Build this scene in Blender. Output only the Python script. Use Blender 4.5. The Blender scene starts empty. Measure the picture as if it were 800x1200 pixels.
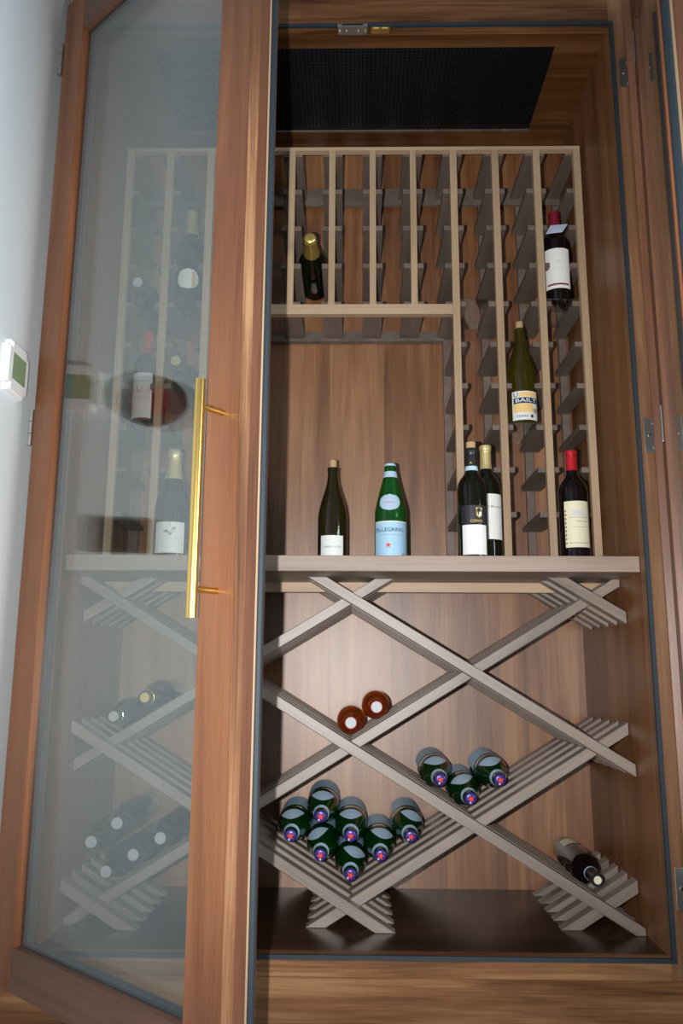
import bpy, bmesh, math, random
from mathutils import Vector, Matrix
random.seed(7)
scene = bpy.context.scene
C = scene.collection
PI = math.pi
EYE = 1.45                       # height of the lens above the room floor

# ------------------------------------------------------------------ camera
cam_d = bpy.data.cameras.new('camera')
cam = bpy.data.objects.new('camera', cam_d); C.objects.link(cam)
scene.camera = cam
F_PX, PITCH, YAW, ROLL = 955.46, .1955, .0175, .0053
cam_d.sensor_fit = 'VERTICAL'; cam_d.sensor_height = 24.0
cam_d.lens = F_PX / 1200.0 * 24.0
cam_d.clip_start = .02; cam_d.clip_end = 60
fwd = Vector((-math.sin(YAW)*math.cos(PITCH), math.cos(YAW)*math.cos(PITCH), math.sin(PITCH)))
r0 = Vector((math.cos(YAW), math.sin(YAW), 0)); u0 = r0.cross(fwd)
rt = math.cos(ROLL)*r0 + math.sin(ROLL)*u0; up = -math.sin(ROLL)*r0 + math.cos(ROLL)*u0
m = Matrix((rt, up, -fwd)).transposed().to_4x4()
m.translation = Vector((.0108, -1.9, EYE))
cam.matrix_world = m

# ------------------------------------------------------------------ world, light, exposure
world = bpy.data.worlds.new('room_daylight'); scene.world = world
world.use_nodes = True
bg = world.node_tree.nodes['Background']
bg.inputs[0].default_value = (.93, .96, 1.0, 1); bg.inputs[1].default_value = .19

fl = bpy.data.lights.new('camera_flash', 'SPOT')          # on-camera flash, left of the lens
fl.energy = 165; fl.color = (1.0, .985, .965); fl.spot_size = math.radians(92); fl.spot_blend = .8
fl.shadow_soft_size = .008
flo = bpy.data.objects.new('camera_flash', fl); C.objects.link(flo)
flo.location = (-.075, -1.86, EYE + .01)
flo.rotation_euler = (math.radians(90 + 12), 0, math.radians(0))

wl = bpy.data.lights.new('left_wall_fill', 'AREA')       # area lamp added to brighten the left wall, set in an unseen window
wl.shape = 'RECTANGLE'; wl.size = 1.5; wl.size_y = 1.5; wl.energy = 100; wl.color = (.86, .94, 1.0)
wlo = bpy.data.objects.new('left_wall_fill', wl); C.objects.link(wlo)
wlo.location = (3.19, -2.6, 1.95); wlo.rotation_euler = (0, PI/2, 0)

scene.view_settings.view_transform = 'Standard'
scene.view_settings.look = 'None'
scene.view_settings.exposure = 0.0
scene.view_settings.gamma = 1.0
scene.view_settings.use_curve_mapping = False

# ------------------------------------------------------------------ materials
def new_mat(name):
    mt = bpy.data.materials.new(name); mt.use_nodes = True
    return mt, mt.node_tree, mt.node_tree.nodes['Principled BSDF']

def flat(name, col, rough=.5, metal=0.0, spec=.5, coat=0.0, trans=0.0, ior=1.5, bump=0.0, bscale=200):
    mt, nt, p = new_mat(name)
    p.inputs['Base Color'].default_value = (*col, 1)
    p.inputs['Roughness'].default_value = rough
    p.inputs['Metallic'].default_value = metal
    p.inputs['Specular IOR Level'].default_value = spec
    p.inputs['Coat Weight'].default_value = coat
    p.inputs['Transmission Weight'].default_value = trans
    p.inputs['IOR'].default_value = ior
    if bump:
        n = nt.nodes.new('ShaderNodeTexNoise'); n.inputs['Scale'].default_value = bscale
        b = nt.nodes.new('ShaderNodeBump'); b.inputs['Strength'].default_value = bump
        b.inputs['Distance'].default_value = .002
        nt.links.new(n.outputs['Fac'], b.inputs['Height']); nt.links.new(b.outputs['Normal'], p.inputs['Normal'])
    return mt

def wood(name, dark, mid, light, axis='Z', rot=0.0, rough=.42, strip=0.0, contrast=1.0, spec=.5, scale=1.0, coat=0.0, cathedral=1.0):
    """walnut veneer: grain runs along axis; rot turns the grain about Y; strip = veneer leaf width"""
    mt, nt, p = new_mat(name)
    N, L = nt.nodes, nt.links
    tc = N.new('ShaderNodeTexCoord'); oi = N.new('ShaderNodeObjectInfo')
    mul = N.new('ShaderNodeVectorMath'); mul.operation = 'SCALE'
    comb = N.new('ShaderNodeCombineXYZ')
    for i in range(3): L.new(oi.outputs['Random'], comb.inputs[i])
    L.new(comb.outputs[0], mul.inputs[0]); mul.inputs['Scale'].default_value = 13.7
    add = N.new('ShaderNodeVectorMath'); add.operation = 'ADD'
    L.new(tc.outputs['Object'], add.inputs[0]); L.new(mul.outputs[0], add.inputs[1])
    src = add.outputs[0]
    if rot:
        mr = N.new('ShaderNodeMapping'); mr.inputs['Rotation'].default_value = (0, rot, 0)
        L.new(src, mr.inputs['Vector']); src = mr.outputs[0]
    a = {'X': 0, 'Y': 1, 'Z': 2}[axis]
    leaf = None
    if strip:                                             # book of veneer leaves side by side
        sx = N.new('ShaderNodeSeparateXYZ'); L.new(src, sx.inputs[0])
        dv = N.new('ShaderNodeMath'); dv.operation = 'DIVIDE'; dv.inputs[1].default_value = strip
        L.new(sx.outputs[0 if axis != 'X' else 2], dv.inputs[0])
        fr = N.new('ShaderNodeMath'); fr.operation = 'FLOOR'; L.new(dv.outputs[0], fr.inputs[0])
        wn = N.new('ShaderNodeTexWhiteNoise'); wn.noise_dimensions = '1D'; L.new(fr.outputs[0], wn.inputs['W'])
        leaf = wn.outputs['Value']
        cx = N.new('ShaderNodeCombineXYZ'); L.new(leaf, cx.inputs[a])
        sc = N.new('ShaderNodeVectorMath'); sc.operation = 'SCALE'; sc.inputs['Scale'].default_value = 9
        L.new(cx.outputs[0], sc.inputs[0])
        ad = N.new('ShaderNodeVectorMath'); ad.operation = 'ADD'; L.new(src, ad.inputs[0]); L.new(sc.outputs[0], ad.inputs[1])
        src = ad.outputs[0]
    def stretched(k_along, k_across):
        mp = N.new('ShaderNodeMapping'); s = [k_across*scale]*3; s[a] = k_along*scale
        mp.inputs['Scale'].default_value = s; L.new(src, mp.inputs['Vector']); return mp.outputs[0]
    n1 = N.new('ShaderNodeTexNoise'); n1.inputs['Scale'].default_value = 1; n1.inputs['Detail'].default_value = 5
    n1.inputs['Roughness'].default_value = .6; n1.inputs['Distortion'].default_value = .7*cathedral
    L.new(stretched(1.1, 17), n1.inputs['Vector'])        # broad bands
    n2 = N.new('ShaderNodeTexNoise'); n2.inputs['Scale'].default_value = 1; n2.inputs['Detail'].default_value = 6
    n2.inputs['Roughness'].default_value = .7
    L.new(stretched(5, 190), n2.inputs['Vector'])         # fibres and pores
    n3 = N.new('ShaderNodeTexNoise'); n3.inputs['Scale'].default_value = 1; n3.inputs['Detail'].default_value = 2
    L.new(stretched(1.4, 3.4), n3.inputs['Vector'])       # slow tone drift
    def mix(fa, A, B):
        q = N.new('ShaderNodeMix'); q.data_type = 'FLOAT'
        q.inputs[0].default_value = fa; L.new(A, q.inputs[2]); L.new(B, q.inputs[3]); return q.outputs[0]
    v = mix(.34, n1.outputs['Fac'], n2.outputs['Fac']); v = mix(.25, v, n3.outputs['Fac'])
    if leaf is not None: v = mix(.07, v, leaf)
    rp = N.new('ShaderNodeValToRGB'); e = rp.color_ramp.elements
    h = .17/contrast
    e[0].position = .5 - h; e[0].color = (*dark, 1)
    e[1].position = .5 + h; e[1].color = (*light, 1)
    k = e.new(.5); k.color = (*mid, 1)
    L.new(v, rp.inputs['Fac']); L.new(rp.outputs[0], p.inputs['Base Color'])
    p.inputs['Roughness'].default_value = rough
    p.inputs['Specular IOR Level'].default_value = spec
    p.inputs['Coat Weight'].default_value = coat; p.inputs['Coat Roughness'].default_value = .3
    b = N.new('ShaderNodeBump'); b.inputs['Strength'].default_value = .12; b.inputs['Distance'].default_value = .001
    L.new(n2.outputs['Fac'], b.inputs['Height']); L.new(b.outputs['Normal'], p.inputs['Normal'])
    return mt

def pane_mat(name, tint, base=.045, power=4.0):
    """clear sheet: transparent with a mirror share that grows towards grazing view (Schlick)"""
    mt = bpy.data.materials.new(name); mt.use_nodes = True
    nt = mt.node_tree; N, L = nt.nodes, nt.links
    N.remove(N['Principled BSDF'])
    lw = N.new('ShaderNodeLayerWeight'); lw.inputs['Blend'].default_value = .5
    pw = N.new('ShaderNodeMath'); pw.operation = 'POWER'; pw.inputs[1].default_value = power
    L.new(lw.outputs['Facing'], pw.inputs[0])
    mr = N.new('ShaderNodeMapRange'); mr.inputs['To Min'].default_value = base; mr.inputs['To Max'].default_value = 1
    L.new(pw.outputs[0], mr.inputs['Value'])
    tr = N.new('ShaderNodeBsdfTransparent'); tr.inputs[0].default_value = (*tint, 1)
    gl = N.new('ShaderNodeBsdfGlossy'); gl.inputs['Roughness'].default_value = .015; gl.inputs[0].default_value = (.97, 1, .98, 1)
    mx = N.new('ShaderNodeMixShader')
    L.new(mr.outputs[0], mx.inputs[0]); L.new(tr.outputs[0], mx.inputs[1]); L.new(gl.outputs[0], mx.inputs[2])
    L.new(mx.outputs[0], N['Material Output'].inputs['Surface'])
    return mt

W_D, W_M, W_L = (.075, .036, .019), (.165, .088, .050), (.285, .170, .105)
M = {}
M['back'] = wood('walnut_back_veneer', (.098, .030, .008), (.210, .082, .027), (.340, .158, .064), 'Z', strip=.17, rough=.42, spec=1.0, contrast=1.5)
M['side'] = wood('walnut_side_veneer', (.090, .034, .012), (.175, .072, .027), (.265, .120, .050), 'Z', strip=.2, rough=.42, spec=.35, contrast=1.3)
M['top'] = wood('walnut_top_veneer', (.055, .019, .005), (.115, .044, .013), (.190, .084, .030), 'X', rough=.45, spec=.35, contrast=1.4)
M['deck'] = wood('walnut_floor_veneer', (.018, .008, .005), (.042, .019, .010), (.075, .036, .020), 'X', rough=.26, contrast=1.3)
M['frame_v'] = wood('walnut_frame_upright', (.085, .036, .016), (.180, .085, .040), (.290, .155, .084), 'Z', rough=.42, contrast=1.35)
M['frame_h'] = wood('walnut_frame_rail', (.062, .020, .005), (.180, .076, .028), (.320, .165, .074), 'X', rough=.45, spec=.4, contrast=1.7)
M['door_v'] = wood('reddish_walnut_door_stile', (.115, .040, .015), (.195, .074, .031), (.275, .115, .052), 'Z', rough=.4, spec=.4, contrast=1.2)
M['door_edge'] = wood('walnut_door_edge', (.085, .034, .014), (.215, .098, .048), (.420, .235, .120), 'Z', rough=.4, contrast=1.6)
M['door_in'] = wood('walnut_door_inner', (.085, .032, .015), (.160, .066, .034), (.240, .112, .062), 'Z', rough=.4, contrast=1.2)
M['door_h'] = wood('walnut_door_rail', (.060, .026, .015), (.120, .055, .032), (.180, .090, .055), 'X', rough=.4)
SLO = math.atan2(.1821, .3017)
T_D, T_M, T_L = (.120, .090, .072), (.220, .175, .146), (.320, .265, .228)
M['slat_a'] = wood('grey_walnut_slat_falling', T_D, T_M, T_L, 'X', rot=-SLO, rough=.42, contrast=1.0, spec=.65)
M['slat_b'] = wood('grey_walnut_slat_rising', T_D, T_M, T_L, 'X', rot=SLO, rough=.42, contrast=1.0, spec=.65)
M['shelf'] = wood('taupe_walnut_shelf', (.170, .118, .090), (.270, .200, .158), (.360, .280, .228), 'X', rough=.45, contrast=1.0)
M['post'] = wood('pale_walnut_post', (.290, .190, .112), (.410, .285, .178), (.510, .370, .240), 'Z', rough=.5, contrast=.9)
M['post_h'] = wood('pale_walnut_batten', (.300, .195, .120), (.430, .300, .195), (.530, .390, .265), 'X', rough=.5, contrast=.9)
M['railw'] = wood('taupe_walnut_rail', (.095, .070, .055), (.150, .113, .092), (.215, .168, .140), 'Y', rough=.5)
M['glass'] = pane_mat('door_glass', (.955, .965, .962), base=.052, power=3.9)
M['acrylic'] = pane_mat('clear_acrylic', (.95, .955, .96), base=.12, power=4.0)
M['gasket'] = flat('slate_blue_rubber_gasket', (.016, .026, .036), .6)
M['brass'] = flat('brushed_brass', (.78, .53, .16), .28, 1.0)
M['steel'] = flat('satin_steel', (.50, .51, .50), .35, 1.0)
M['screw'] = flat('bright_screw_steel', (.85, .85, .83), .2, 1.0)
M['gold_foil'] = flat('gold_foil', (.72, .55, .16), .32, .85)
M['champ_foil'] = flat('pale_gold_foil', (.74, .62, .30), .4, .6)
M['black'] = flat('black_metal', (.008, .009, .012), .35, .3)
M['void'] = flat('black_duct', (.004, .004, .005), .8)
M['wall'] = flat('white_painted_plaster', (.70, .765, .81), .75, bump=.15, bscale=120)
M['floorm'] = wood('oak_floor', (.16, .10, .06), (.25, .17, .11), (.33, .24, .16), 'Y', strip=.0, rough=.5)
M['plastic'] = flat('white_plastic', (.80, .82, .84), .4)
M['lcd'] = flat('green_lcd', (.22, .33, .19), .25)
M['dglass'] = flat('dark_green_bottle_glass', (.005, .006, .003), .06, spec=.45)
M['rglass'] = flat('black_red_wine_glass', (.006, .003, .004), .06, spec=.4)
M['burg'] = flat('olive_black_bottle_glass', (.016, .013, .003), .07, spec=.6)
M['green'] = flat('green_bottle_glass', (.004, .060, .010), .03, trans=.5)
M['green_lit'] = flat('lit_green_bottle_glass', (.016, .20, .03), .03, trans=.75)  # same green glass, lightened in colour for the lit wall behind the upright bottle
M['olive'] = flat('olive_bottle_glass', (.080, .065, .002), .03, trans=.6)
M['rose'] = flat('amber_rose_wine_glass', (1.0, .27, .045), .03, trans=.95)
M['cork'] = flat('cork', (.52, .34, .17), .8, bump=.5, bscale=300)
M['paper'] = flat('white_label_paper', (.78, .80, .77), .6)
M['cream'] = flat('cream_label_paper', (.74, .69, .50), .6)
M['ltan'] = flat('pale_tan_label_paper', (.80, .74, .55), .6)
M['lblue'] = flat('light_blue_label_paper', (.40, .64, .86), .5)
M['pblue'] = flat('pale_grey_blue_label_paper', (.44, .60, .76), .5)
M['navy'] = flat('navy_print', (.012, .03, .075), .6)
M['grey_print'] = flat('grey_print', (.33, .34, .33), .6)
M['faint_print'] = flat('faint_print', (.60, .61, .58), .6)
M['red_print'] = flat('red_print', (.70, .03, .02), .5)
M['maroon'] = flat('maroon_print', (.20, .015, .03), .5)
M['gold_print'] = flat('gold_print', (.62, .44, .14), .5)
M['black_paper'] = flat('black_label_paper', (.014, .014, .018), .5)
M['orange_print'] = flat('orange_print', (.86, .60, .24), .6)
M['red_cap'] = flat('red_capsule', (.48, .012, .02), .3, .2)
M['wine_cap'] = flat('burgundy_capsule', (.20, .010, .022), .35, .1)
M['black_cap'] = flat('black_capsule', (.012, .012, .016), .35)
M['purple_cap'] = flat('violet_blue_crown_cap', (.045, .03, .20), .3, .3)
M['white_cap'] = flat('white_capsule', (.44, .48, .49), .5)
M['silver_cap'] = flat('silver_capsule', (.72, .73, .74), .3, .7)
M['band'] = flat('pale_blue_neck_band', (.46, .66, .74), .5)
M['tag'] = flat('pale_blue_card', (.50, .56, .72), .6)
M['dark_panel'] = flat('charcoal_plastic', (.09, .085, .08), .4)
M['red_panel'] = flat('dark_red_screen', (.22, .02, .022), .3)

# ------------------------------------------------------------------ helpers
def add_box(bm, x0, x1, y0, y1, z0, z1):
    vs = [bm.verts.new(p) for p in ((x0,y0,z0),(x1,y0,z0),(x1,y1,z0),(x0,y1,z0),(x0,y0,z1),(x1,y0,z1),(x1,y1,z1),(x0,y1,z1))]
    for f in ((0,3,2,1),(4,5,6,7),(0,1,5,4),(1,2,6,5),(2,3,7,6),(3,0,4,7)): bm.faces.new([vs[i] for i in f])
def box(x0, x1, y0, y1, z0, z1, bev=0.0):
    bm = bmesh.new(); add_box(bm, min(x0,x1), max(x0,x1), min(y0,y1), max(y0,y1), min(z0,z1), max(z0,z1))
    if bev: bmesh.ops.bevel(bm, geom=bm.edges[:], offset=bev, segments=2, affect='EDGES', profile=.6)
    return bm
def add_tube(bm, p0, p1, r, seg=16, r2=None, cap=True):
    p0, p1 = Vector(p0), Vector(p1); d = (p1-p0).normalized()
    a = d.orthogonal().normalized(); b = d.cross(a); r2 = r if r2 is None else r2
    A = [bm.verts.new(p0 + (a*math.cos(t)+b*math.sin(t))*r) for t in (2*PI*i/seg for i in range(seg))]
    B = [bm.verts.new(p1 + (a*math.cos(t)+b*math.sin(t))*r2) for t in (2*PI*i/seg for i in range(seg))]
    for i in range(seg): bm.faces.new((A[i], A[(i+1)%seg], B[(i+1)%seg], B[i]))
    if cap: bm.faces.new(A[::-1]); bm.faces.new(B)
def to_mesh(name, g, smooth=False):
    if isinstance(g, bpy.types.Mesh): return g
    me = bpy.data.meshes.new(name); bmesh.ops.recalc_face_normals(g, faces=g.faces[:]); g.to_mesh(me); g.free()
    if smooth: me.shade_smooth()
    return me
def obj(name, g, mat, parent=None, loc=(0,0,0), rotz=0.0, smooth=False, label=None):
    me = to_mesh(name, g, smooth)
    if mat and not me.materials: me.materials.append(M[mat])
    o = bpy.data.objects.new(name, me); C.objects.link(o)
    o.location = loc; o.rotation_euler = (0, 0, rotz)
    if parent: o.parent = parent
    if label: o['label'] = label
    return o
def tag(o, label, cat, group=None):
    o['label'] = label; o['category'] = cat
    if group: o['group'] = group
    return o
def thing(name, label, cat, loc=(0,0,0), rot=(0,0,0), group=None):
    o = bpy.data.objects.new(name, None); C.objects.link(o); o.empty_display_size = .05
    o.location = loc; o.rotation_euler = rot
    return tag(o, label, cat, group)
def struct(name, g, mat):
    o = obj(name, g, mat); o['kind'] = 'structure'; return o
def autosmooth(o, ang=40):
    o.data.shade_smooth()
    try: o.data.set_sharp_from_angle(angle=math.radians(ang))
    except Exception: pass
    return o

# ------------------------------------------------------------------ cabinet dimensions (z relative to the lens)
HW, ZT, ZF, DEP = .685, 1.704, -.591, .552
OUT = .772                                   # outer half width of the face frame
S0, S1, SY = .277, .239, .030                # shelf top, underside, front edge
Z = lambda z: z + EYE
WALLX = -.785

# ------------------------------------------------------------------ the room
struct('floor', box(-.785, 3.2, -4.2, .70, -.05, 0), 'floorm')
struct('wall_left', box(WALLX-.10, WALLX, -4.2, .70, 0, 3.75), 'wall')
rw = bmesh.new()
for a in ((-4.2, -3.35, 0, 3.75), (-1.85, .02, 0, 3.75), (-3.35, -1.85, 0, 1.2), (-3.35, -1.85, 2.7, 3.75)):
    add_box(rw, 3.2, 3.3, *a)
struct('wall_right', rw, 'wall')
wf = bmesh.new()
for a in ((-3.35, -3.30, 1.2, 2.7), (-1.90, -1.85, 1.2, 2.7), (-3.30, -1.90, 1.2, 1.25), (-3.30, -1.90, 2.65, 2.7), (-2.62, -2.58, 1.25, 2.65)):
    add_box(wf, 3.215, 3.265, *a)
struct('added_window', wf, 'plastic')  # unseen window frame, added to hold the area lamp for the left wall
struct('wall_back', box(OUT+.01, 3.2, .02, .12, 0, 3.75), 'wall')

# ------------------------------------------------------------------ the wine cabinet carcass
cab = thing('wine_cabinet', 'tall built-in walnut wine cabinet with two open glass doors', 'cabinet')
bv = .0012
obj('back_panel', box(-HW-.02, HW+.02, DEP, DEP+.02, Z(ZF)-.02, Z(ZT)+.02), 'back', cab)
obj('side_panel', box(-HW-.02, -HW, .026, DEP, Z(ZF)-.02, Z(ZT)+.02), 'side', cab)
obj('side_panel', box(HW, HW+.02, .026, DEP, Z(ZF)-.02, Z(ZT)+.02), 'side', cab)
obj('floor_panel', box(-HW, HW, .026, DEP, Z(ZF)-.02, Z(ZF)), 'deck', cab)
# ceiling of the cabinet: four walnut borders around the vent opening
GX, GY0, GY1 = .560, .072, .424
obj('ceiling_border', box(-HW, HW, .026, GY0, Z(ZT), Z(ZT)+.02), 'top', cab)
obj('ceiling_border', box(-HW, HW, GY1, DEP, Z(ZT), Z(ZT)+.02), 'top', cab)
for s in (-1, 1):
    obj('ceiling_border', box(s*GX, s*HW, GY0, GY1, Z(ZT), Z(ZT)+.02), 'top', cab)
# black vent grille in the ceiling
g = bmesh.new(); t = .0016
n = 30
for i in range(n+1):
    y = GY0 + (GY1-GY0)*i/n; add_box(g, -GX, GX, y-t, y+t, Z(ZT)+.002, Z(ZT)+.007)
n = 94
for i in range(n+1):
    x = -GX + 2*GX*i/n; add_box(g, x-t*1.6, x+t*1.6, GY0, GY1, Z(ZT)+.003, Z(ZT)+.008)
o = obj('vent_grille', g, 'black', cab, label='black metal vent grille in the cabinet ceiling'); o['kind'] = 'stuff'
obj('vent_duct', box(-GX-.01, GX+.01, GY0-.01, GY1+.01, Z(ZT)+.03, Z(ZT)+.045), 'void', cab)
obj('vent_frame', box(-GX, GX, GY1-.004, GY1+.003, Z(ZT)-.0025, Z(ZT)+.001), 'railw', cab)
# face frame
for s in (-1, 1):
    obj('face_stile', box(s*HW, s*OUT, 0, .026, Z(-.637), Z(1.98), bv), 'frame_v', cab)
    obj('jamb_strip', box(s*.742, s*.760, -.022, 0, Z(-.637), Z(1.98), bv), 'post', cab)
obj('header_rail', box(-HW, HW, 0, .026, Z(ZT), Z(1.98), bv), 'frame_h', cab)
obj('bottom_rail', box(-HW, HW, 0, .026, Z(-.637), Z(ZF), bv), 'frame_h', cab)
obj('base_panel', box(-OUT, OUT, -.001, .030, Z(-.637), Z(-.86)), 'frame_h', cab)
obj('base_panel', box(-OUT, OUT, -.001, .030, Z(-.862), 0, bv), 'frame_h', cab)
obj('top_panel', box(-OUT, OUT, .001, DEP+.02, Z(1.985), Z(2.01)), 'frame_h', cab)
# dark blue rubber gasket round the opening
def gasket(parent, x0, x1, z0, z1, y0, y1, w):
    bm = bmesh.new()
    for (a, b, c, d) in ((x0-w, x0, z0-w, z1+w), (x1, x1+w, z0-w, z1+w)): add_box(bm, a, b, y0, y1, c, d)
    for (c, d) in ((z0-w, z0), (z1, z1+w)): add_box(bm, x0, x1, y0, y1, c, d)
    return obj('gasket', bm, 'gasket', parent, label='dark blue rubber gasket')
gasket(cab, -HW, HW, Z(ZF), Z(ZT), -.0075, 0, .0095)
# strike plate and brass double roller catch in the header
k = obj('strike_plate', box(-.040, .041, -.010, .020, Z(ZT)-.004, Z(ZT)+.006, .001), 'steel', cab, label='steel strike plate')
obj('slot', box(-.028, .029, -.0115, -.009, Z(ZT)-.0015, Z(ZT)+.0035), 'black', k)
for x in (-.034, -.016, .016, .034):
    b = bmesh.new(); add_tube(b, (x, .006, Z(ZT)-.0065), (x, .006, Z(ZT)-.003), .0028, 10); obj('screw', b, 'screw', k)
k = obj('roller_catch', box(.050, .101, -.004, .018, Z(ZT)-.003, Z(ZT)+.004, .001), 'brass', cab, label='brass double roller catch')
for x in (.064, .087):
    b = bmesh.new(); add_tube(b, (x-.008, -.003, Z(ZT)-.004), (x+.008, -.003, Z(ZT)-.004), .0045, 14); obj('roller', b, 'brass', k, smooth=False)
# hinge leaves on the right face stile
HZ = (1.560, .566, -.453)
for hz in HZ:
    lf = obj('hinge_leaf', box(.704, .741, -.0025, 0, Z(hz-.043), Z(hz+.043), .0008), 'steel', cab, label='steel hinge leaf')
    for dx, dz in ((.024, .030), (.013, 0), (.024, -.030)):
        b = bmesh.new(); add_tube(b, (.704+dx, -.0045, Z(hz+dz)), (.704+dx, -.002, Z(hz+dz)), .0042, 12, .0050); obj('screw', b, 'screw', lf)
# main shelf and the batten below it
obj('shelf', box(-HW+.001, HW-.001, SY, DEP, Z(S1), Z(S0), .002), 'shelf', cab, label='thick taupe walnut shelf board across the cabinet')
obj('shelf_batten', box(-HW, HW, .278, .300, Z(.2135), Z(S1)), 'post_h', cab)

# ------------------------------------------------------------------ doors: door > rails, panes, gasket, handle, hinges
def door(P, ang, s, W, zb, zt, stile, label):
    T = .068
    gz0, gz1 = zb + .082, zt - .125
    X = lambda a, b: (min(s*a, s*b), max(s*a, s*b))
    bm = bmesh.new()
    for a, b in ((0, stile), (W-stile, W)):
        x0, x1 = X(a, b); add_box(bm, x0, x1, 0, .024, zb, zt)
    bmesh.ops.bevel(bm, geom=bm.edges[:], offset=.0015, segments=2, affect='EDGES')
    d = obj('door', bm, 'door_v', cab, (P[0], P[1], EYE), ang, label=label)
    obj('bottom_rail', box(*X(stile, W-stile), 0, .024, zb, gz0, bv), 'door_h', d)
    obj('top_rail', box(*X(stile, W-stile), 0, .024, gz1, zt, bv), 'door_h', d)
    # second board layer carrying the glass, a little narrower at the free edge
    obj('inner_stile', box(*X(.003, stile-.004), .024, .050, zb, zt, bv), 'door_in', d)
    obj('inner_stile', box(*X(W-stile+.004, W-.002), .024, .050, zb, zt, bv), 'door_in', d)
    obj('inner_rail', box(*X(stile-.004, W-stile+.004), .024, .050, zb, gz0-.004, bv), 'door_h', d)
    obj('inner_rail', box(*X(stile-.004, W-stile+.004), .024, .050, gz1+.004, zt, bv), 'door_h', d)
    obj('inner_lip', box(*X(.006, .020), .050, T, zb, zt, bv), 'door_in', d)
    obj('edge_band', box(*X(W, W+.0012), 0, .0235, zb, zt), 'door_edge', d)
    obj('inner_lip', box(*X(W-.020, W-.003), .050, .0555, zb, zt, bv), 'post', d)
    obj('inner_lip', box(*X(W-.024, W-.004), .0690, .0735, zb, zt, bv), 'door_v', d)
    # gasket: round bead standing proud of the free edge
    b = bmesh.new(); add_tube(b, (s*(W-.0035), .0622, zb), (s*(W-.0035), .0622, zt), .0068, 16)
    obj('gasket', b, 'gasket', d, smooth=False, label='dark blue rubber gasket bead')
    # glazing: two panes with a dark spacer bar
    for y in (.012, .038):
        obj('glass_pane', box(*X(stile-.006, W-stile+.006), y, y+.004, gz0-.006, gz1+.006), 'glass', d)
    sp = bmesh.new()
    for a, b2 in ((stile, stile+.008), (W-stile-.008, W-stile)): x0, x1 = X(a, b2); add_box(sp, x0, x1, .017, .037, gz0, gz1)
    x0, x1 = X(stile+.008, W-stile-.008); add_box(sp, x0, x1, .017, .037, gz0, gz0+.008); add_box(sp, x0, x1, .017, .037, gz1-.008, gz1)
    obj('spacer_bar', sp, 'gasket', d)
    for hz in HZ:
        hb = bmesh.new()
        for k in range(3):
            z0 = hz - .043 + k*.029; add_tube(hb, (s*-.006, -.002, z0), (s*-.006, -.002, z0+.0275), .0062, 12)
        add_box(hb, *X(-.004, -.001), 0, .030, hz-.043, hz+.043)
        obj('hinge', hb, 'steel', d)
    return d
LD = math.radians(41)
ld = door((-.751, -.062), -LD, 1, .742, -.630, 1.725, .093, 'walnut framed glass door on the left with a brass bar handle')
hd = bmesh.new()
hx, ho = .698, -.052
add_tube(hd, (hx, ho, .088), (hx, ho, .500), .0092, 28)
obj('handle', hd, 'brass', ld, label='long brass bar handle')
autosmooth(bpy.data.objects['handle'])
for z in (.136, .452):
    b = bmesh.new(); add_tube(b, (hx, ho, z), (hx, 0, z), .0058, 18)
    o = obj('handle_post', b, 'brass', ld); autosmooth(o)
rd = door((.775, -.062), math.radians(73.9), -1, .742, -.630, 1.725, .093, 'walnut framed glass door on the right swung wide open')
for hz in HZ:
    lf = obj('hinge_leaf', box(-.052, -.015, .050, .0525, hz-.043, hz+.043, .0006), 'steel', rd)

# ------------------------------------------------------------------ upper wine rack
RY = .273                                   # front face of the rack
PX_OUT = (.298, .4215, .5435, .6625)
ROWS = [1.5265, 1.404, 1.285, 1.165, 1.045, .921, .797, .675, .553, .427]
RTOP = 1.539
rk = thing('wine_rack', 'walnut bottle rack of upright posts and short rails on the shelf', 'rack', (0, 0, Z(S0)))
rz = lambda z: z - S0
def pm(w, y0, y1, z0, z1): return to_mesh('post', box(-w/2, w/2, y0, y1, rz(z0), rz(z1), .0008))
tallf = pm(.0205, RY, RY+.019, S0, RTOP-.011); tallb = pm(.024, .530, .550, S0, RTOP-.02)
shortf = pm(.0185, RY, RY+.019, 1.036, RTOP-.011); shortb = pm(.024, .530, .550, 1.060, RTOP-.02)
rail_m = to_mesh('rail', box(-.029, .029, RY+.019, .530, -.0065, .0085, .0006))
rail_h = to_mesh('rail', box(-.029, .0085, RY+.019, .530, -.0065, .0085, .0006))
mids = [-.1788, -.0596, .0596, .1788]
for x in mids:
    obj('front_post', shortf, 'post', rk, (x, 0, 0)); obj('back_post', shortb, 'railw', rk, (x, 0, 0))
    for z in ROWS[:5]: obj('rail', rail_m, 'railw', rk, (x, 0, rz(z)))
for s in (-1, 1):
    for i, x in enumerate(PX_OUT):
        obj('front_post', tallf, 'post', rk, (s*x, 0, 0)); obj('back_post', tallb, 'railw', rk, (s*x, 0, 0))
        for j, z in enumerate(ROWS):
            if i == 3:
                ob = obj('rail', rail_h, 'railw', rk, (s*x, 0, rz(z)))
                if s < 0: ob.scale = (-1, 1, 1)
            elif i == 0 and j > 4:
                ob = obj('rail', rail_h, 'railw', rk, (s*x, 0, rz(z)))
                if s > 0: ob.scale = (-1, 1, 1)
            else: obj('rail', rail_m, 'railw', rk, (s*x, 0, rz(z)))
obj('top_batten', box(-.673, .673, RY-.001, RY+.021, rz(RTOP-.011), rz(RTOP), .0008), 'post_h', rk)
obj('back_stretcher', box(-.673, .673, .520, .530, rz(1.500), rz(1.560)), 'railw', rk)
obj('niche_batten', box(-.2875, .2875, RY-.002, RY+.021, rz(1.006), rz(1.036), .0008), 'post_h', rk)
obj('niche_back_batten', box(-.2875, .2875, .520, .546, rz(1.030), rz(1.062), .0008), 'railw', rk)

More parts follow.
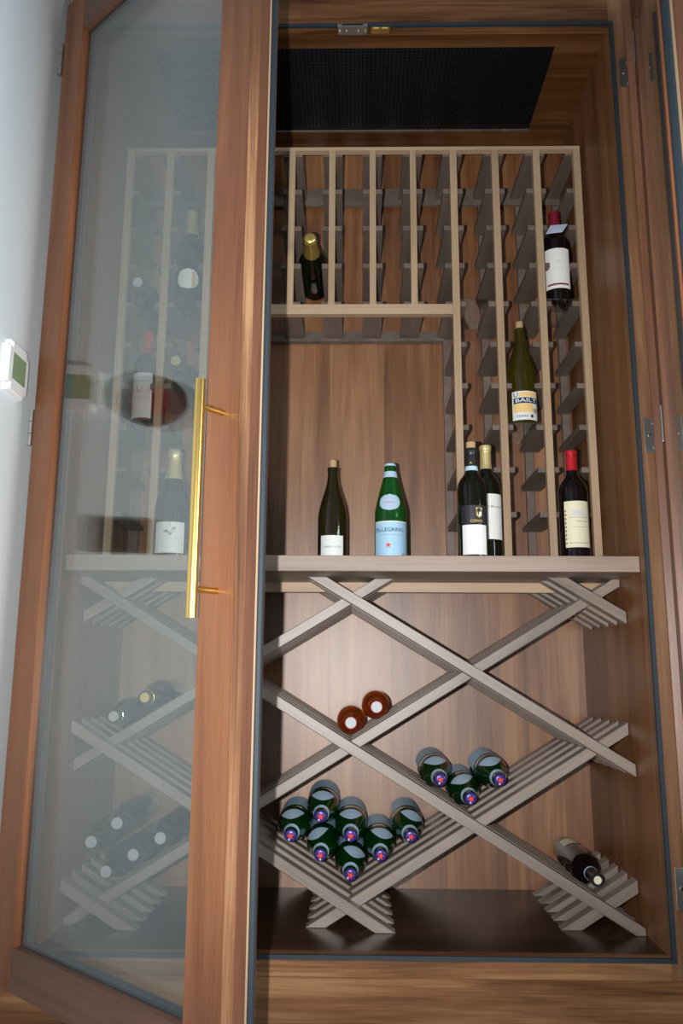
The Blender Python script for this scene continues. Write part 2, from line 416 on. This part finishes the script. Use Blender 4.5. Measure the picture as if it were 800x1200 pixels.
# ------------------------------------------------------------------ lattice rack below the shelf
LA, LB, LZ0 = .3017, .1821, .187
LY0, LT = .145, .0375
lat = thing('lattice_wine_rack', 'diamond lattice bottle rack of crossed grey walnut slats on the cabinet floor', 'rack', (0, 0, Z(ZF)))
def clip(poly, ax, lim, keep_less):
    out = []
    for i in range(len(poly)):
        p, q = poly[i], poly[(i+1) % len(poly)]
        ip = (p[ax] <= lim) if keep_less else (p[ax] >= lim); iq = (q[ax] <= lim) if keep_less else (q[ax] >= lim)
        if ip: out.append(p)
        if ip != iq:
            tt = (lim - p[ax]) / (q[ax] - p[ax]); out.append(tuple(p[k] + tt*(q[k]-p[k]) for k in (0, 1)))
    return out
def slat_mesh(c, sgn):                       # line z = LZ0 + c - sgn*(LB/LA)*x, face 25 mm wide
    h = .0148; k = LB/LA
    f = lambda x: LZ0 + c - sgn*k*x
    poly = [(-2, f(-2)-h), (2, f(2)-h), (2, f(2)+h), (-2, f(-2)+h)]
    for ax, lim, less in ((0, -.6835, False), (0, .6835, True), (1, ZF, False), (1, S1, True)):
        poly = clip(poly, ax, lim, less)
        if len(poly) < 3: return None
    bm = bmesh.new()
    y1 = LT - .0005
    A = [bm.verts.new((x, 0, z-ZF)) for x, z in poly]; B = [bm.verts.new((x, y1, z-ZF)) for x, z in poly]
    bm.faces.new(A); bm.faces.new(B[::-1])
    for i in range(len(A)): bm.faces.new((A[i], B[i], B[(i+1)%len(A)], A[(i+1)%len(A)]))
    bmesh.ops.recalc_face_normals(bm, faces=bm.faces[:])
    bmesh.ops.bevel(bm, geom=bm.edges[:], offset=.0016, segments=1, affect='EDGES')
    return to_mesh('slat', bm)
for sgn, mt, first in ((1, 'slat_a', 0), (-1, 'slat_b', 1)):
    for kk in (1, 0, -1, -2, -3):
        me = slat_mesh(2*LB*kk, sgn)
        if me is None: continue
        for layer in range(5):
            obj('slat', me, mt, lat, (0, LY0 + LT*(2*layer+first) - (.0006 if first else 0), 0))

# ------------------------------------------------------------------ clear acrylic plates resting on rack rails
def plate(xc, row, label):
    o = obj('acrylic_shelf', box(-.0505, .0505, .010, .215, 0, .003), 'acrylic', None, (xc, RY, Z(ROWS[row]+.0086)))
    tag(o, label, 'shelf', 'clear acrylic plates in the bottle rack')
PT = .0117                                   # rail centre to plate top
plate(.3598, 4, 'clear acrylic plate in the rack right of the open niche, nothing on it')
plate(.6030, 4, 'clear acrylic plate under the red wine bottle with a neck card')
plate(.4825, 7, 'clear acrylic plate under the olive bottle with the orange label')
plate(-.4825, 4, 'clear acrylic plate under the upper champagne bottle behind the left door')
plate(-.6030, 7, 'clear acrylic plate under the red-capped bottle behind the left door')

# ------------------------------------------------------------------ bottles
PROF = {
 'bordeaux': [(0,.012),(.020,.010),(.030,.001),(.034,0),(.0368,.003),(.0375,.008),(.0375,.186),(.0368,.196),(.0340,.207),(.0285,.217),(.0220,.2255),(.0175,.233),(.0152,.242),(.0142,.252),(.0136,.285),(.0136,.286),(.0150,.287),(.0150,.297),(.0138,.300),(.009,.300),(.0085,.290),(0,.290)],
 'burgundy': [(0,.014),(.022,.012),(.033,.001),(.037,0),(.0400,.003),(.0410,.009),(.0410,.142),(.0402,.155),(.0380,.170),(.0345,.186),(.0300,.202),(.0250,.218),(.0205,.233),(.0172,.247),(.0152,.261),(.0142,.276),(.0140,.282),(.0156,.283),(.0156,.290),(.0145,.293),(.009,.293),(.0085,.285),(0,.285)],
 'champagne': [(0,.016),(.024,.013),(.036,.001),(.040,0),(.0432,.003),(.0442,.010),(.0442,.138),(.0434,.152),(.0412,.168),(.0372,.185),(.0320,.202),(.0264,.219),(.0218,.235),(.0186,.250),(.0168,.266),(.0158,.284),(.0160,.292),(.0172,.293),(.0172,.300),(.0152,.304),(0,.305)],
 'mineral': [(0,.010),(.022,.008),(.035,.001),(.039,0),(.0422,.003),(.0430,.009),(.0430,.128),(.0424,.131),(.0424,.136),(.0430,.139),(.0426,.150),(.0404,.164),(.0360,.184),(.0305,.205),(.0250,.226),(.0205,.244),(.0178,.257),(.0165,.266),(.0160,.274),(.0160,.277),(.0148,.278),(.0148,.284),(0,.284)],
}
PROF['wide_bordeaux'] = [(r*1.12, z) for r, z in PROF['bordeaux']]
def r_at(kind, z):
    p = PROF[kind]
    for (r0_, z0), (r1_, z1) in zip(p[3:], p[4:]):
        if z0 <= z <= z1 and z1 > z0: return r0_ + (r1_-r0_)*(z-z0)/(z1-z0)
    return p[6][0]
def lathe(prof, seg=44):
    bm = bmesh.new(); rings = []
    for r, z in prof:
        if r < 1e-6: rings.append([bm.verts.new((0, 0, z))])
        else: rings.append([bm.verts.new((r*math.sin(2*PI*i/seg), -r*math.cos(2*PI*i/seg), z)) for i in range(seg)])
    for A, B in zip(rings, rings[1:]):
        for i in range(seg):
            j = (i+1) % seg
            if len(A) == 1 and len(B) > 1: bm.faces.new((A[0], B[j], B[i]))
            elif len(B) == 1 and len(A) > 1: bm.faces.new((A[i], A[j], B[0]))
            elif len(A) > 1: bm.faces.new((A[i], A[j], B[j], B[i]))
    return bm
_body = {}
def body_mesh(kind):
    if kind not in _body:
        me = to_mesh('bottle_body', lathe(PROF[kind]), True)
        try: me.set_sharp_from_angle(angle=math.radians(50))
        except Exception: pass
        _body[kind] = me
    return _body[kind].copy()
def surf(kind, s, z, e, a0=0.0):             # arc length s measured at the local radius, on the bottle skin
    r = r_at(kind, z); a = a0 + s/r; r += e
    return (r*math.sin(a), -r*math.cos(a), z)
def patch(kind, half, z0, z1, e=.0006, a0=0.0, shape='rect', nz=8, ns=20):
    """label wrapped on the bottle skin; half = half width in metres"""
    bm = bmesh.new(); g = []
    for i in range(nz+1):
        v = i/nz; row = []
        if shape == 'dome': v = 1 - v
        if shape == 'oval':  w = half*math.sqrt(max(0.0, 1-(2*v-1)**2))
        elif shape == 'dome': w = half*math.sqrt(max(0.0, 1-(max(0, .22-v)/.22)**2.2*.75))*math.sqrt(max(0, 1-max(0, (v-.22)/.78)**2))
        elif shape == 'lens': w = half*math.sqrt(max(0.0, 1-(abs(2*v-1.0))**2.2))
        elif shape == 'arch': w = half*(1-.9*max(0, v-.45)**1.6) if v < .999 else half*.45
        else: w = half
        w = max(w, half*.03)
        for j in range(ns+1): row.append(bm.verts.new(surf(kind, w*(2*j/ns-1), z0+(z1-z0)*i/nz, e, a0)))
        g.append(row)
    for i in range(nz):
        for j in range(ns): bm.faces.new((g[i][j], g[i][j+1], g[i+1][j+1], g[i+1][j]))
    return bm
def moon(kind, r_out, chord, a0):
    """label on the shoulder cone cut by a straight edge towards the neck"""
    def z_of(r):
        lo, hi = .150, .262
        for _ in range(30):
            mz = (lo+hi)/2
            if r_at(kind, mz) > r: lo = mz
            else: hi = mz
        return lo
    bm = bmesh.new(); am = math.acos(chord/r_out)*.98; cols = []
    for i in range(25):
        a = am*(2*i/24-1); r1 = chord/math.cos(a); col = []
        ro = r_out - (r_out-r1)*.0
        for j in range(7):
            z = z_of(ro + (r1-ro)*j/6); r = r_at(kind, z) + .0009
            col.append(bm.verts.new((r*math.sin(a0+a), -r*math.cos(a0+a), z)))
        cols.append(col)
    for A, B in zip(cols, cols[1:]):
        for j in range(6): bm.faces.new((A[j], B[j], B[j+1], A[j+1]))
    return bm
def polys(kind, shapes, e=.0010, a0=0.0):    # flat print: list of 2-D outlines wrapped on the skin
    bm = bmesh.new()
    for pts in shapes: bm.faces.new([bm.verts.new(surf(kind, x, z, e, a0)) for x, z in pts])
    bmesh.ops.triangulate(bm, faces=bm.faces[:])
    return bm
def rect(x0, x1, z0, z1, n=6):
    return [[(x0+(x1-x0)*i/n, z0), (x0+(x1-x0)*(i+1)/n, z0), (x0+(x1-x0)*(i+1)/n, z1), (x0+(x1-x0)*i/n, z1)] for i in range(n)]
def star(cx, cz, r, n=5, inner=.42):
    P = [(cx + (r if i % 2 == 0 else r*inner)*math.sin(PI*i/n), cz + (r if i % 2 == 0 else r*inner)*math.cos(PI*i/n)) for i in range(2*n)]
    return [[(cx, cz), P[i], P[(i+1) % (2*n)]] for i in range(2*n)]
def lettering(parent, kind, text, size, zc, mat, s0=0.0, e=.0010, a0=0.0, sx=1.0, name='lettering', width=None):
    cu = bpy.data.curves.new('txt', 'FONT'); cu.body = text; cu.size = size; cu.align_x = 'CENTER'; cu.align_y = 'CENTER'
    cu.resolution_u = 2; cu.offset = size*.008
    ob = bpy.data.objects.new('txt', cu); me = bpy.data.meshes.new_from_object(ob)
    bpy.data.objects.remove(ob); bpy.data.curves.remove(cu)
    if width:
        xs = [v.co.x for v in me.vertices]; sx = width/(max(xs)-min(xs))
    for v in me.vertices: v.co = surf(kind, s0 + v.co.x*sx, zc + v.co.y, e, a0)
    me.materials.clear()
    return obj(name, me, mat, parent)
def collar(kind, z0, z1, e, top=None, n=6, crimp=0.0):
    """sleeve over the neck; top = closing height"""
    prof = [(r_at(kind, z0)+.0001, z0)] + [(r_at(kind, z0+(z1-z0)*i/n)+e, z0+(z1-z0)*i/n) for i in range(n+1)]
    if top: r = prof[-1][0]; prof += [(r, top-.002), (r-.0015, top), (r*.5, top+.0004), (0, top+.0004)]
    bm = lathe(prof, 32)
    return bm

def capsule(b, kind, mat, z0, straight=None, top=None, label=None):
    p = PROF[kind]; H = max(z for r, z in p); top = top or H + .0012
    zs = [z0 + (H-.004-z0)*i/10 for i in range(11)]
    rr = max(r_at(kind, H-.008), .0150) + .0008
    prof = [(r_at(kind, z0)+.0002, z0)] + [(max(r_at(kind, z)+.0007, 0), z) for z in zs] + [(rr, H-.004), (rr, top-.0015), (rr-.0012, top), (0, top)]
    prof = sorted(prof[:-2], key=lambda q: q[1]) + prof[-2:]
    o = obj('capsule', lathe(prof, 32), mat, b, smooth=True, label=label); 
    try: o.data.set_sharp_from_angle(angle=math.radians(35))
    except Exception: pass
    return o
def end_disc(b, mat, z, r=.0128):
    bm = bmesh.new(); add_tube(bm, (0, 0, z), (0, 0, z+.0008), r, 28); return obj('cap_disc', bm, mat, b)
def cork(b, kind, up_by, r=.0105):
    H = max(z for _, z in PROF[kind]); bm = bmesh.new(); add_tube(bm, (0, 0, H-.008), (0, 0, H+up_by), r, 24, r*1.05)
    o = obj('cork', bm, 'cork', b); return autosmooth(o)
def bottle(name, kind, glass, label, loc, rot=(0,0,0), group=None, sz=1.0, srad=1.0):
    b = thing(name, label, 'bottle', loc, rot, group); b.scale = (srad, srad, sz)
    obj('glass_body', body_mesh(kind), glass, b)
    return b
def foil_neck(b, kind, mat):
    p = [(r_at(kind, .226)+.0003, .226)] + [(r_at(kind, z)+.0009, z) for z in (.228, .236, .245, .255, .265, .275, .284)]
    p += [(.0178, .289), (.0186, .293), (.0186, .300), (.0178, .306), (.0150, .3105), (.0080, .312), (0, .312)]
    o = obj('foil', lathe(p, 36), mat, b, smooth=True); return o
def cage(b, mat='screw'):
    bm = bmesh.new()
    for i in range(4):
        a = PI/4 + i*PI/2; c, s_ = math.cos(a), math.sin(a)
        add_tube(bm, (.0192*c, .0192*s_, .291), (.0192*c, .0192*s_, .304), .0008, 6)
        add_tube(bm, (.0192*c, .0192*s_, .304), (.008*c, .008*s_, .3135), .0008, 6)
    for i in range(16):
        a, a2 = 2*PI*i/16, 2*PI*(i+1)/16
        add_tube(bm, (.0192*math.cos(a), .0192*math.sin(a), .291), (.0192*math.cos(a2), .0192*math.sin(a2), .291), .0009, 6)
    return obj('wire_cage', bm, mat, b)

SH = Z(S0)
# 1 olive-black burgundy bottle with plain white label
b = bottle('wine_bottle', 'burgundy', 'burg', 'dark burgundy-shaped wine bottle with a plain white label, in the open niche', (-.0535, .34, SH))
cork(b, 'burgundy', .021)
l = obj('label', patch('burgundy', .0335, .012, .094), 'paper', b)
lettering(l, 'burgundy', 'DOMAINE  AUTIER', .0075, .062, 'grey_print', width=.052)
# 2 mineral water bottle
def mineral_fit(b, full=True, a0=0.0):
    K = 'mineral'
    l = obj('label', patch(K, .058, .008, .121, a0=a0, ns=36), 'lblue', b, label='light blue label')
    obj('neck_band', collar(K, .246, .263, .0006), 'pblue', b)
    l2 = obj('shoulder_label', moon(K, .0398, .0262, a0) if not full else patch(K, .029 if full else .037, .150, .196 if full else .190, e=.0008, a0=a0-.22 if full else a0, shape='lens' if full else 'dome', ns=22, nz=14), 'pblue', b)
    if full:
        obj('label_border', polys(K, rect(-.057, .057, .118, .121, 24), a0=a0), 'paper', l)
        lettering(l, K, 'S.PELLEGRINO', .0145, .097, 'navy', s0=-.016, a0=a0, width=.094)
        obj('fine_print_line', polys(K, rect(-.040, .036, .0835, .0848, 20), a0=a0), 'grey_print', l)
        obj('star', polys(K, star(-.013, .056, .0085), a0=a0), 'red_print', l, label='red star')
        obj('print_wash', polys(K, [[(.012+.02*math.cos(2*PI*i/14)*1.0+.012, .022+.012*math.sin(2*PI*i/14)) for i in range(14)]], a0=a0, e=.0008), 'band', l)
        obj('seal_print', polys(K, [[(-.036+.0065*math.cos(2*PI*i/14), .018+.005*math.sin(2*PI*i/14)) for i in range(14)], [(.030+.006*math.cos(2*PI*i/14), .030+.006*math.sin(2*PI*i/14)) for i in range(14)]], a0=a0), 'grey_print', l)
        lettering(l2, K, 'S.PELLEGRINO', .0045, .172, 'red_print', a0=a0-.22, e=.0012, width=.026)
def crown(b, mat, star_on=True):
    bm = bmesh.new(); n = 42
    prof = [(.0152, .2795), (.0156, .281), (.0150, .2850), (.0135, .2868), (.007, .2874), (0, .2875)]
    o = obj('crown_cap', lathe(prof, n), mat, b, smooth=True)
    if star_on:
        s = bmesh.new()
        for tri in star(0, 0, .0098, 5, .38): s.faces.new([s.verts.new((x, y, .2881)) for x, y in tri])
        obj('star', s, 'red_print', o)
        s = bmesh.new(); add_tube(s, (-.004, -.008, .2872), (-.004, -.008, .2879), .0028, 10); obj('print_spot', s, 'white_cap', o)
    return o
b = bottle('water_bottle', 'mineral', 'green_lit', 'upright green glass mineral water bottle with a light blue label', (.1055, .27, SH), rot=(0, 0, .12))
mineral_fit(b); crown(b, 'pblue', False)
# 3 black bottle with crest
b = bottle('wine_bottle', 'bordeaux', 'dglass', 'black wine bottle with a gold crest over a white label and pale blue neck band', (.306, .125, SH), sz=.965)
K = 'bordeaux'; cork(b, K, .017, .0118)
obj('capsule', collar(K, .250, .296, .0008, n=10), 'black_cap', b); obj('neck_band', collar(K, .238, .250, .0012), 'band', b)
l = obj('label', patch(K, .036, .092, .140, ns=20), 'black_paper', b)
obj('crest', polys(K, [[(.004, .124), (.004, .113), (.011, .107), (.018, .113), (.018, .124)]]), 'gold_print', l)
obj('crest_field', polys(K, [[(.011, .1225), (.011, .1095), (.0165, .1135), (.0165, .1225)]], e=.0013), 'paper', l)
obj('crown', polys(K, [[(.004, .126), (.018, .126), (.020, .133), (.015, .130), (.011, .135), (.007, .130), (.002, .133)]]), 'gold_print', l)
lettering(l, K, 'CORVO', .0095, .0985, 'gold_print', s0=.004, width=.030)
l = obj('label', patch(K, .033, .012, .089), 'paper', b)
obj('print_line', polys(K, rect(-.024, .024, .030, .0308) + rect(-.024, .024, .062, .0627)), 'faint_print', l)
lettering(obj('neck_mark', patch(K, .002, .252, .2525), 'black_cap', b), K, 'A', .009, .258, 'gold_print', s0=-.003, e=.0016)
# 4 gold capsule bottle behind it
b = bottle('wine_bottle', 'bordeaux', 'dglass', 'dark wine bottle with a gold capsule, half hidden behind the crested black bottle', (.3575, .2145, SH), sz=1.07)
capsule(b, K, 'champ_foil', .240, label='gold capsule')
l = obj('label', patch(K, .034, .060, .172, a0=.25), 'paper', b); lettering(l, K, 'di Montal', .010, .140, 'grey_print', a0=.35, width=.04)
# 5 red capsule bordeaux
b = bottle('wine_bottle', 'bordeaux', 'rglass', 'red-capped wine bottle with a tall cream label at the right end of the shelf', (.578, .19, SH))
capsule(b, K, 'red_cap', .247, label='red capsule')
l = obj('label', patch(K, .0345, .040, .160, ns=24), 'cream', b)
obj('print_border', polys(K, rect(-.0335, -.027, .044, .150, 2)), 'ltan', l)
obj('house_print', polys(K, rect(-.018, .026, .121, .128, 8) + rect(-.014, -.004, .128, .137, 2) + rect(.008, .018, .128, .139, 2) + [[(-.004, .128), (.008, .128), (.002, .142)]]), 'faint_print', l)
obj('print_line', polys(K, rect(-.022, .030, .1165, .118, 8) + rect(-.006, .026, .106, .108, 6) + rect(-.012, .028, .092, .0932, 6) + rect(-.024, .031, .050, .052, 8)), 'grey_print', l)
sh = []
for i in range(9): z = .048+i*.0105; sh += [[(-.0325, z), (-.0285, z+.002), (-.030, z+.0065), (-.0328, z+.005)]]
obj('side_print', polys(K, sh, e=.0013), 'maroon', l)
# 6 olive bottle on the acrylic plate
K = 'burgundy'
b = bottle('wine_bottle', K, 'olive', 'translucent olive bottle with an orange and white printed label, on a clear plate', (.4845, .322, Z(ROWS[7]+PT)), srad=1.02)
cork(b, K, .021)
l = obj('label', patch(K, .038, .008, .092, ns=26), 'paper', b, label='orange and white printed label')
obj('orange_block', polys(K, rect(-.016, .034, .075, .089, 8)), 'orange_print', l); obj('orange_block', polys(K, rect(-.034, .022, .030, .055, 10)), 'orange_print', l)
obj('black_block', polys(K, rect(-.033, .036, .056, .073, 10)), 'navy', l)
lettering(l, K, 'U', .018, .0815, 'navy', s0=-.026, e=.0013, width=.013)
lettering(l, K, 'BAILY', .0155, .0645, 'paper', s0=.002, e=.0014, width=.060)
obj('white_print', polys(K, star(.029, .036, .012, 7, .5)), 'grey_print', l)
lettering(l, K, 'TERRE', .0075, .0185, 'navy', s0=-.010, e=.0013, width=.032)
obj('print_spot', polys(K, star(.017, .019, .0055, 6, .7)), 'navy', l)
# 7 red wine with neck card
K = 'wide_bordeaux'
b = bottle('wine_bottle', K, 'rglass', 'dark wine bottle with white label and pale card round its neck, upper right', (.604, .338, Z(ROWS[4]+PT)))
capsule(b, K, 'wine_cap', .242, label='burgundy red capsule')
l = obj('label', patch(K, .0385, .040, .166, ns=24), 'paper', b, rotz=-.16)
obj('maroon_band', polys(K, rect(-.032, .032, .050, .0555, 10)), 'maroon', l)
obj('print_line', polys(K, rect(-.028, .030, .141, .1418, 8) + rect(-.030, .030, .101, .1018, 8)), 'faint_print', l)
lettering(l, K, 'CHATEAU', .0055, .150, 'faint_print', width=.024)
lettering(l, K, 'R', .012, .123, 'faint_print', s0=.004, width=.014)
cd = bmesh.new()                             # folded card hanging from the neck
V = [cd.verts.new(p) for p in ((-.034, -.032, .216), (.013, -.038, .219), (.032, -.028, .249), (-.018, -.024, .247))]
V2 = [cd.verts.new((v.co.x, v.co.y-.0008, v.co.z+.0012)) for v in V]
cd.faces.new(V); cd.faces.new(V2[::-1])
for i in range(4): cd.faces.new((V[i], V[(i+1)%4], V2[(i+1)%4], V2[i]))
obj('neck_card', cd, 'tag', b)
# 8 champagne in the left rack, upper
K = 'champagne'
b = bottle('champagne_bottle', K, 'dglass', 'champagne bottle with gold neck foil and oval white label, upper rack behind left door', (-.4835, .335, Z(ROWS[4]+PT)), rot=(0, 0, .1), srad=.96)
foil_neck(b, K, 'champ_foil'); cage(b)
l = obj('label', patch(K, .034, .040, .104, shape='lens', ns=22, nz=14), 'paper', b)
obj('gold_band', polys(K, rect(.012, .021, .046, .096, 2)), 'gold_print', l)
lettering(l, K, 'BRUT', .007, .072, 'faint_print', s0=-.006, width=.020)
# 9 red capsule in left rack
K = 'bordeaux'
b = bottle('wine_bottle', K, 'dglass', 'slim red-capped wine bottle with tall white label, in the rack behind left door', (-.604, .36, Z(ROWS[7]+PT)), srad=.98)
capsule(b, K, 'red_cap', .232, label='red capsule')
l = obj('label', patch(K, .034, .028, .165, ns=22), 'paper', b, rotz=-.12)
obj('maroon_foot', polys(K, rect(-.033, .033, .0225, .0275, 8)), 'maroon', l)
obj('print_line', polys(K, rect(-.026, .026, .138, .1392, 8) + rect(-.028, .028, .088, .0890, 8)), 'grey_print', l)
obj('shield', polys(K, [[(-.012, .122), (-.012, .110), (-.004, .102), (.004, .110), (.004, .122)]]), 'grey_print', l)
# 10 champagne on the main shelf, left
K = 'champagne'
b = bottle('champagne_bottle', K, 'dglass', 'champagne bottle with a bird on its white label, on the shelf behind left door', (-.468, .185, SH), rot=(0, 0, .1), srad=1.02, sz=.975)
foil_neck(b, K, 'champ_foil'); cage(b)
l = obj('label', patch(K, .040, .022, .104, ns=22), 'paper', b)
obj('bird', polys(K, [[(-.024, .0855), (-.006, .083), (.000, .076), (.004, .078), (.006, .087), (.011, .091), (.016, .089), (.010, .0865), (.008, .074), (.002, .066), (-.004, .074), (-.014, .077)], *rect(-.0008, .0008, .092, .101, 1)]), 'grey_print', l)
lettering(l, K, 'DE VENOGE', .0075, .060, 'faint_print', width=.042)

# bottles lying in the rack, necks to the front
def lying(name, kind, glass, label, x, z, base_y, tilt=0.0, spin=0.0, group=None, **k):
    b = bottle(name, kind, glass, label, (x, base_y, Z(z)), group=group, **k)
    b.rotation_mode = 'XYZ'
    b.rotation_euler = (Matrix.Rotation(PI/2 + tilt, 4, 'X') @ Matrix.Rotation(spin, 4, 'Z')).to_euler()
    return b
b = lying('champagne_bottle', 'champagne', 'dglass', 'dark bottle with a gold foil neck lying in the upper middle of the rack', -.1192, ROWS[3]+.0085+.033, .516)
foil_neck(b, 'champagne', 'gold_foil')
b = lying('wine_bottle', 'bordeaux', 'dglass', 'dark bottle with a white cap end lying in the outermost left rack column', -.603, ROWS[4]+.0085+.0232, .516)
capsule(b, 'bordeaux', 'black_cap', .245); end_disc(b, 'white_cap', .3013, .0138); obj('label', patch('bordeaux', .03, .05, .13, a0=PI), 'paper', b)
b = lying('champagne_bottle', 'champagne', 'dglass', 'dark bottle with a gold cap end lying in the rack behind left door', -.4825, ROWS[6]+.0085+.033, .516)
foil_neck(b, 'champagne', 'black_cap'); end_disc(b, 'gold_foil', .3125, .0140)

# bottles lying in the lattice
h_ = .0148; cs = math.cos(SLO)
def vrest(i, j, r): return LA*i, LZ0 - LB*j + h_ + r/cs
def up_slope(p, r, n, s): L_ = 2*r*n*1.02; return p[0] + s*L_*math.cos(SLO), p[1] + L_*math.sin(SLO)
BY = .538
# rose pair
r = .0375; p = vrest(0, 2, r); q = up_slope(p, r, 1, 1)
for (x, z), lab in ((p, 'amber rose wine bottle lying lowest in the upper middle lattice cell'), (q, 'amber rose wine bottle lying higher on the right slat of the upper middle lattice cell')):
    b = lying('rose_bottle', 'bordeaux', 'rose', lab, x, z, BY, tilt=.015, group='rose bottles in the lattice')
    capsule(b, 'bordeaux', 'wine_cap', .268); end_disc(b, 'white_cap', .3013)
# green mineral water bottles
r = .0430
spots = []
p = vrest(1, 3, r)
spots += [(p, 'lowest of the three green water bottles in the middle right lattice cell', .3),
          (up_slope(p, r, 1, -1), 'left one of the three green water bottles in the middle right lattice cell', .1),
          (up_slope(p, r, 1, 1), 'right one of the three green water bottles in the middle right lattice cell', .25)]
p = vrest(0, 4, r); a1 = up_slope(p, r, 1, 1); a2 = up_slope(p, r, 2, 1); c1 = up_slope(p, r, 1, -1); c2 = up_slope(p, r, 2, -1)
mid = (p[0], a1[1] + (a1[1]-p[1])*1.02); mid2 = (c1[0], c2[1] + (c2[1]-c1[1])*1.02)
spots += [(p, 'lowest green water bottle at the tip of the bottom lattice cell', -.35),
          (a1, 'green water bottle just right of the lowest one in the bottom lattice cell', -.25),
          (a2, 'rightmost green water bottle of the bottom lattice cell', -.35),
          (c1, 'green water bottle just left of the lowest one in the bottom lattice cell', .45),
          (c2, 'leftmost green water bottle of the bottom lattice cell', .1),
          (mid, 'green water bottle stacked right above the lowest one in the bottom lattice cell', 0),
          (mid2, 'topmost green water bottle of the bottom lattice cell', -.05)]
proto = None
def copy_tree(o, parent=None):
    c = o.copy(); C.objects.link(c)
    if parent: c.parent = parent
    for ch in list(o.children): copy_tree(ch, c)
    return c
for (x, z), lab, spin in spots:
    if proto is None:
        b = lying('water_bottle', 'mineral', 'green', lab, x, z, BY)
        mineral_fit(b, full=False, a0=PI); crown(b, 'purple_cap', True); proto = b
    else: b = copy_tree(proto)
    b.location = (x, BY, Z(z)); b['label'] = lab; b['group'] = 'green water bottles lying in the lattice'
    b.rotation_euler = (Matrix.Rotation(PI/2 + .045, 4, 'X') @ Matrix.Rotation(spin, 4, 'Z')).to_euler()
# dark bottle, lower right
r = .0375; p = vrest(2, 4, r)
b = lying('wine_bottle', 'bordeaux', 'rglass', 'black wine bottle with a small cream label lying in the lower right lattice corner', p[0], p[1], BY, tilt=.03)
capsule(b, 'bordeaux', 'black_cap', .245); obj('neck_band', collar('bordeaux', .240, .246, .0014), 'pblue', b)
obj('label', patch('bordeaux', .024, .030, .085, a0=PI+.1), 'cream', b)
s_ = bmesh.new(); add_tube(s_, (0, 0, .3012), (0, 0, .3018), .0095, 20); obj('cap_disc', s_, 'ltan', b)
# left cells, seen through the door glass
r = .0430; p = vrest(-2, 2, r); q = up_slope(p, r, 1, 1)
b = lying('champagne_bottle', 'champagne', 'dglass', 'dark bottle with a silver cap end in the left lattice cell behind the door glass', p[0], p[1]+.002, BY)
foil_neck(b, 'champagne', 'black_cap'); end_disc(b, 'silver_cap', .3125, .0125); cage(b)
b = lying('champagne_bottle', 'champagne', 'dglass', 'dark bottle with a gold cap end in the left lattice cell behind the door glass', q[0]+.002, q[1]+.004, BY)
foil_neck(b, 'champagne', 'black_cap'); end_disc(b, 'gold_foil', .3125, .0120); cage(b, 'gold_foil')
r = .0375; p = vrest(-2, 4, r); a1 = up_slope(p, r, 1, 1); a2 = up_slope(p, r, 2, 1)
for (x, z), lab in ((p, 'lowest white-capped bottle in the bottom left lattice cell behind the glass'),
                    (a1, 'second white-capped bottle up the right slat in the bottom left lattice cell'),
                    (a2, 'rightmost white-capped bottle in the bottom left lattice cell behind the glass'),
                    ((-.6445, -.414), 'leftmost white-capped bottle in the bottom left lattice cell behind the glass'),
                    ((-.5825, -.3695), 'topmost white-capped bottle in the bottom left lattice cell behind the glass')):
    b = lying('wine_bottle', 'bordeaux', 'dglass', lab, x, z, BY, group='white-capped bottles in the bottom left lattice cell')
    capsule(b, 'bordeaux', 'black_cap', .245); end_disc(b, 'white_cap', .3013, .0140)

# ------------------------------------------------------------------ things on the left wall
th_ = thing('thermostat', 'white wall thermostat with a green display on the left wall', 'thermostat', (WALLX, -.128, Z(.683)))
def rounded(y0, y1, z0, z1, x0, x1, rad):
    bm = box(x0, x1, y0, y1, z0, z1)
    es = [e for e in bm.edges if abs(e.verts[0].co.x-e.verts[1].co.x) > 1e-5]
    bmesh.ops.bevel(bm, geom=es, offset=rad, segments=6, affect='EDGES')
    es = [e for e in bm.edges if e.verts[0].co.x > x1-1e-5 and e.verts[1].co.x > x1-1e-5]
    bmesh.ops.bevel(bm, geom=es, offset=.004, segments=3, affect='EDGES')
    return bm
obj('case', rounded(-.056, .056, -.060, .060, 0, .018, .015), 'plastic', th_)
obj('display', box(.0178, .0186, -.034, .036, -.030, .032), 'lcd', th_, label='green display')
ov = bmesh.new(); n = 40
A = [ov.verts.new((.002, .087*math.cos(2*PI*i/n), .066*math.sin(2*PI*i/n))) for i in range(n)]
B = [ov.verts.new((.016, .084*math.cos(2*PI*i/n), .063*math.sin(2*PI*i/n))) for i in range(n)]
ov.faces.new(A[::-1]); ov.faces.new(B)
for i in range(n): ov.faces.new((A[i], A[(i+1)%n], B[(i+1)%n], B[i]))
pn = thing('wall_plaque', 'dark oval wall plaque with a red inset, mirrored in the left door glass', 'plaque', (WALLX, -.309, Z(.660)))
obj('plate', ov, 'dark_panel', pn); obj('inset', box(.0162, .018, -.040, .052, -.036, .034), 'red_panel', pn)
vt = thing('wall_vent', 'dark framed wall vent mirrored low in the left door glass', 'vent', (WALLX, -.250, Z(.322)))
fr = bmesh.new()
for a in ((-.072, -.064, -.042, .042), (.064, .072, -.042, .042), (-.064, .064, -.042, -.034), (-.064, .064, .034, .042)): add_box(fr, .001, .012, *a)
obj('frame', fr, 'dark_panel', vt); obj('backing', box(.001, .004, -.066, .066, -.036, .036), 'black', vt)
sl = to_mesh('slat', box(.004, .010, -.003, .003, -.034, .034))
for i in range(7): obj('slat', sl, 'dark_panel', vt, (0, -.054+i*.018, 0))
